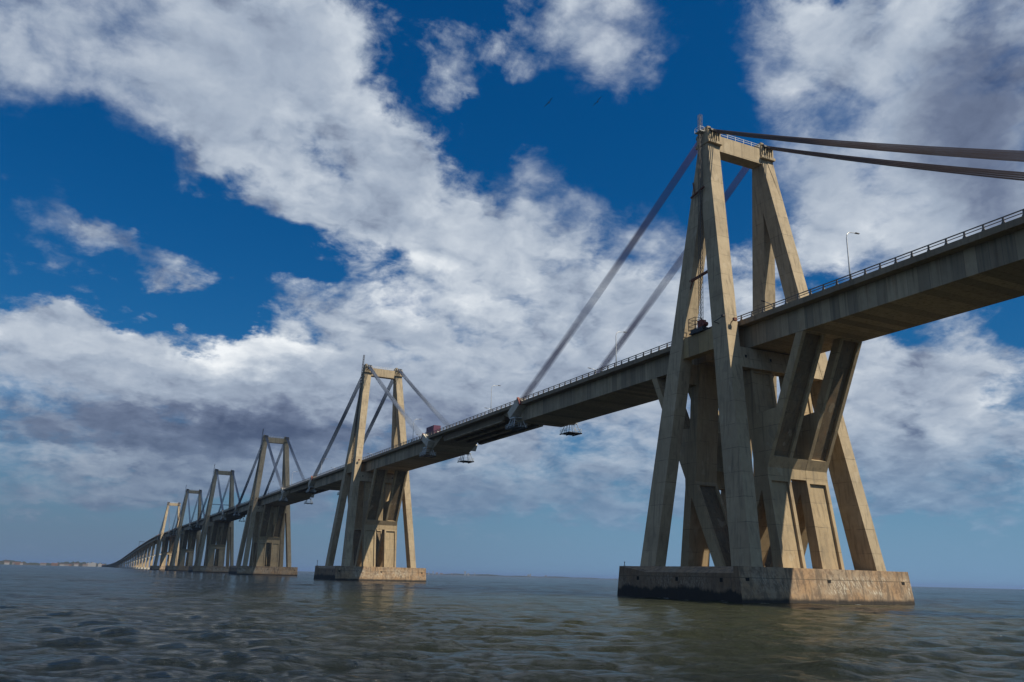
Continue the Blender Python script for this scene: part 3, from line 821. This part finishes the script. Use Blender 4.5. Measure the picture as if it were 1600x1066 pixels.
# ------------------------------------------------------------------ beacon posts on the far corner of each footing in view
for i in (0, 1):
    o = MB().tube([(0, 0, 0), (0, 0, 1.9)], .09, 8)
    o.tube([(0, 0, 1.9), (0, 0, 2.25)], [.2, .14], 8); o.box(-.3, .3, -.3, .3, 0, .12)
    q = o.build('beacon_post', M['steel']); q.location = (-18.6, S * i + 15.6, FZ)
    if i == 0: q.scale = (.7, .7, .35)
    tag(q, f'small navigation light post on the far corner of the {nm[i]} tower footing', 'light post')

# ------------------------------------------------------------------ viaduct beyond the towers
ZP = [(0, 50), (1269, 50), (1330, 49.4), (1482, 46.8), (1686, 42.2), (1893, 36.4), (2118, 29.8), (2418, 21.3), (2772, 14.6), (3200, 10.2), (3700, 8.2), (6000, 7.5)]
def zdeck(y):
    for (a, za), (b_, zb) in zip(ZP, ZP[1:]):
        if y <= b_: return lerp(za, zb, (y - a) / (b_ - a))
    return 7.5
def approach_span(y0, y1):
    z0, z1 = zdeck(y0) - .75, zdeck(y1) - .75
    r = empty('viaduct_span', (0, y0, 0), 'low viaduct deck span receding beyond the most distant tower', 'bridge deck', 'viaduct spans beyond the towers')
    L = y1 - y0 - .1; dep = 4.2 if y0 < 2400 else 2.2
    f = lambda y, z, up: (y, z + up)
    MB().extrude([(0, z0 - dep), (0, z0 - .35), (L, z1 - .35), (L, z1 - dep)], lambda z: (-6.6, 6.6)).build('girder', M['deck'], r)
    b = MB().extrude([(0, z0 - .345), (0, z0 + .1), (L, z1 + .1), (L, z1 - .345)], lambda z: (-8.6, 8.6)); b.build('road_slab', M['kerb'], r)
    b = MB()
    for sx in (-1, 1):
        b.extrude([(0, z0 + .55), (0, z0 + .68), (L, z1 + .68), (L, z1 + .55)], lambda z: tuple(sorted((sx * 8.4, sx * 8.53))))
        b.extrude([(0, z0 + .95), (0, z0 + 1.08), (L, z1 + 1.08), (L, z1 + .95)], lambda z: tuple(sorted((sx * 8.4, sx * 8.53))))
        for k in range(0, int(L / 2.8) + 1):
            y = k * 2.8; zz = lerp(z0, z1, y / L); b.box(*sorted((sx * 8.38, sx * 8.55)), y, y + .2, zz + .1, zz + 1.08)
    b.build('railing', M['rail'], r, normals=False)
def x_pier(y):
    zt = zdeck(y) - 4.95
    r = empty('viaduct_pier', (0, y, 0), 'splayed concrete viaduct pier beyond the most distant tower', 'bridge pier', 'splayed viaduct piers')
    fz = 2.6; MB().hexa([(-9, -9, -3), (9, -9, -3), (9, 9, -3), (-9, 9, -3)], [(-8.6, -8.4, fz), (8.6, -8.4, fz), (8.6, 8.4, fz), (-8.6, 8.4, fz)]).build('footing', M['pale'], r)
    w = lerp(fz, zt, .48); sp = min(9, (zt - w) * .5)
    for sx in (-1, 1):
        prof = [(-6.9, fz - .2), (-3.2, w - .8), (-3.2, w + .8), (-sp, zt), (-sp + 1.9, zt), (0, w + 2.2), (sp - 1.9, zt), (sp, zt), (3.2, w + .8), (3.2, w - .8), (6.9, fz - .2), (4.7, fz - .2), (0, w - 2.0), (-4.7, fz - .2)]
        MB().extrude(prof, lambda z: tuple(sorted((sx * 3.0, sx * 4.7)))).build('pier_frame', M['pier'], r)
    MB().box(-5.2, 5.2, -3.25, 3.25, w - .7, w + .7).build('waist_beam', M['pale'], r)
def bent(y):
    zt = zdeck(y) - 2.95
    r = empty('viaduct_bent', (0, y, 0), 'low column pier of the viaduct near the far shore', 'bridge pier', 'low viaduct piers')
    b = MB()
    MB().box(-7.4, 7.4, -1.2, 1.2, zt - 1.6, zt).build('pier_cap', M['beam'], r)
    for x in (-5.6, 0, 5.6): MB().tube([(x, 0, -3), (x, 0, zt - 1.6)], .9, 8).build('column', M['beam'], r)
y = 1316.0; ys = [y]
while y < 2400: y += 85.0; ys.append(y)
nx_ = len(ys)
while y < 5200: y += 65.0; ys.append(y)
for i, yy in enumerate(ys[:-1]):
    approach_span(yy, ys[i + 1])
    if i < nx_: x_pier(yy)
    else: bent(yy)
gs = empty('sign_gantry', (0, 1690, 42.0), 'dark overhead gantry frame standing on the far viaduct', 'road gantry')
b = MB(); b.box(-9.3, -8.75, -.3, .3, -.6, 9.0); b.build('post', M['steel'], gs)
b = MB(); b.box(-8.75, 0, -.35, .35, 8.1, 8.9); b.build('arm', M['steel'], gs)

# ------------------------------------------------------------------ far shore
def azim(u, v=890):                     # horizontal direction of a bearing on the chart
    d = AX_F * FPX + AX_R * (u - 800) + AX_U * (533 - v); return Vector((d.x, d.y, 0)).normalized()
def shore():
    m, t, b = material('far_shore_scrub')
    g = t.new('ShaderNodeNewGeometry'); P = g.outputs['Position']
    n = t.noise(P, .012, 6, .7)
    t.l.new(t.ramp(n, [(.3, (.018, .026, .018, 1)), (.52, (.03, .036, .026, 1)), (.66, (.055, .042, .034, 1)), (.8, (.08, .07, .055, 1))]), b.inputs['Base Color']); b.inputs['Roughness'].default_value = .95
    r = random.Random(5)
    for (u0, u1, D, h0, h1, lab) in ((-500, 175, 4300, 15, 19, 'low scrubby lake shore with small buildings beneath the horizon'), (640, 1010, 8200, 20, 5, 'distant low wooded shore beyond the second tower')):
        vs = []; fs = []; n = 260; prof = [(0, -1.0), (25, .12), (60, .8), (140, 1.0), (420, 1.05), (900, .9), (1300, -.5)]
        for i in range(n + 1):
            t_ = i / n; d = azim(lerp(u0, u1, t_)); h = lerp(h0, h1, t_ ** .8) * (.72 + .35 * math.sin(t_ * 13) * math.sin(t_ * 31 + 1) + .22 * r.random())
            if t_ < .02 or t_ > .985: h *= .2
            DD = D + 120 * math.sin(t_ * 9) + 60 * math.sin(t_ * 23)
            for (o, k) in prof:
                p = CAM + d * (DD + o); vs.append((p.x, p.y, h * k * (.85 + .3 * r.random()) if k > 0 else k))
        w = len(prof)
        for i in range(n):
            for j in range(w - 1): fs.append((i * w + j, (i + 1) * w + j, (i + 1) * w + j + 1, i * w + j + 1))
        mb = MB(); mb.v = vs; mb.f = fs
        tag(mb.build('terrain', m), lab, kind='structure')
shore()
bw = [plain('limewash', (.30, .30, .30), .8), plain('pale_plaster', (.20, .19, .18), .8), plain('brick_wall', (.17, .11, .085), .9)]
roof_m = plain('clay_roof', (.16, .09, .07), .9)
def house(u, D, w, h, dpt, mat, lab, gable=True, win=False):
    d = azim(u); p = CAM + d * D; r = empty('shore_building', (p.x, p.y, 0), lab, 'building', 'buildings on the far shore'); r.rotation_euler = (0, 0, math.atan2(d.y, d.x) - math.pi / 2)
    b0 = 3.0
    MB().box(-w / 2, w / 2, 0, dpt, -1, b0 + h).build('wall', mat, r)
    if gable:
        MB().extrude([(-.6, b0 + h), (dpt / 2, b0 + h + h * .45), (dpt + .6, b0 + h)], lambda z: (-w / 2 - .6, w / 2 + .6)).build('roof', roof_m, r)
    else:
        MB().box(-w / 2 + .4, w / 2 - .4, .4, dpt - .4, b0 + h, b0 + h + .8).build('roof', mat, r)
        MB().box(-w * .15, w * .15, dpt * .3, dpt * .6, b0 + h + .8, b0 + h + 3.2).build('stair_house', mat, r)
rb = random.Random(11)
for i, u in enumerate((9, 21, 26, 32, 66, 84, 96, 103, 108, 118, 132, 137, 144, 155, 160)):
    tall = i in (11, 12, 13)
    house(u, 4240 + rb.random() * 60, rb.uniform(10, 26), rb.uniform(3.5, 6) * (2.2 if tall else 1), 14, bw[i % 3 if not tall else 0], 'small pale building along the far left shore', gable=not tall)
for i, (u, w, h) in enumerate(((670, 12, 14), (677, 8, 30), (683, 22, 12), (690, 30, 9), (727, 14, 34), (732, 20, 16), (742, 8, 22), (706, 16, 9), (826, 22, 18), (829, 10, 26), (853, 14, 11))):
    house(u, 8150, w, h, 18, bw[0 if h > 13 else 1], 'small white building on the distant shore beyond the second tower', gable=h < 13)

# ------------------------------------------------------------------ birds
def bird(name, loc, yaw, lab, flip):
    r = bpy.data.objects.new(name, None)
    b = MB()
    b.tube([(0, .55, .02), (0, .42, .05), (0, .25, .04), (0, 0, 0), (0, -.3, .0), (0, -.5, .02)], [.01, .035, .05, .085, .06, .02], 8)
    b.add([(-.06, -.45, .0), (.06, -.45, .0), (.1, -.85, .03), (0, -.66, .02), (-.1, -.85, .03)], [(0, 1, 2, 3, 4)])
    for s in (-1, 1):
        pts = [(s * .04, .14, .05), (s * .45, .30, .26), (s * .62, .26, .27), (s * 1.12, -.12, .10), (s * 1.16, -.2, .08), (s * .58, .02, .25), (s * .4, .04, .22), (s * .04, -.14, .04)]
        top = [(x, y, z + .015) for x, y, z in pts]
        n = len(pts)
        b.add(pts + top, [tuple(range(n)), tuple(range(n, 2 * n))[::-1]] + [(i, (i + 1) % n, n + (i + 1) % n, n + i) for i in range(n)])
    o = b.build(name, M['feather'], None)
    o.location = loc; o.rotation_euler = (R(20), R(flip), yaw); o.scale = (.85, .85, .85)
    tag(o, lab, 'bird', 'birds gliding in the blue sky')
bird('sea_bird', (-58.2, -24.6, 71.1), R(-60), 'small dark seabird gliding in the blue sky, the left of two', -38)
bird('sea_bird', (-52.0, -28.3, 71.1), R(-55), 'small dark seabird gliding in the blue sky, closer to the tower top', -42)

# ------------------------------------------------------------------ haze
def haze():
    m = bpy.data.materials.new('lake_haze'); m.use_nodes = True; nt = m.node_tree; nt.nodes.clear()
    v = nt.nodes.new('ShaderNodeVolumePrincipled'); o = nt.nodes.new('ShaderNodeOutputMaterial')
    v.inputs['Color'].default_value = (.34, .52, .85, 1); v.inputs['Density'].default_value = 0.000045; v.inputs['Anisotropy'].default_value = .2
    nt.links.new(v.outputs[0], o.inputs['Volume'])
    b = MB().box(-62000, 62000, -62000, 62000, -8, 100)
    q = b.build('haze', m); tag(q, 'thin pale air over the lake', kind='stuff')
haze()

# ------------------------------------------------------------------ the cloud whose shadow lies on the third to fifth towers
def cloud():
    m = bpy.data.materials.new('cumulus'); m.use_nodes = True; nt = m.node_tree; nt.nodes.clear()
    v = nt.nodes.new('ShaderNodeVolumePrincipled'); o = nt.nodes.new('ShaderNodeOutputMaterial')
    v.inputs['Color'].default_value = (.95, .95, .97, 1); v.inputs['Density'].default_value = 0.009; v.inputs['Anisotropy'].default_value = .3
    nt.links.new(v.outputs[0], o.inputs['Volume'])
    r = random.Random(4); bm = bmesh.new()
    cx, cy, cz = SUN.x / SUN.z * 1400, 700 + SUN.y / SUN.z * 1400, 1450
    bmesh.ops.create_icosphere(bm, subdivisions=5, radius=1.0)
    lob = [(Vector((r.gauss(0, 1), r.gauss(0, 1), r.gauss(0, .7))).normalized(), r.uniform(.1, .35), r.uniform(5, 14)) for _ in range(46)]
    for q in bm.verts:
        d = q.co.normalized(); k = 1.0 + sum(a * math.exp(-w * (1 - d.dot(l))) for l, a, w in lob) * .45
        q.co = Vector((d.x * 230 * k, d.y * 262 * k, d.z * 130 * k * (.55 if d.z < 0 else 1.2))) + Vector((cx, cy, cz))
    me = bpy.data.meshes.new('cloud'); bm.to_mesh(me); bm.free(); me.materials.append(m)
    for p in me.polygons: p.use_smooth = True
    c = bpy.data.objects.new('cloud', me); col.objects.link(c)
    tag(c, 'high cumulus cloud over the lake', kind='stuff')
cloud()
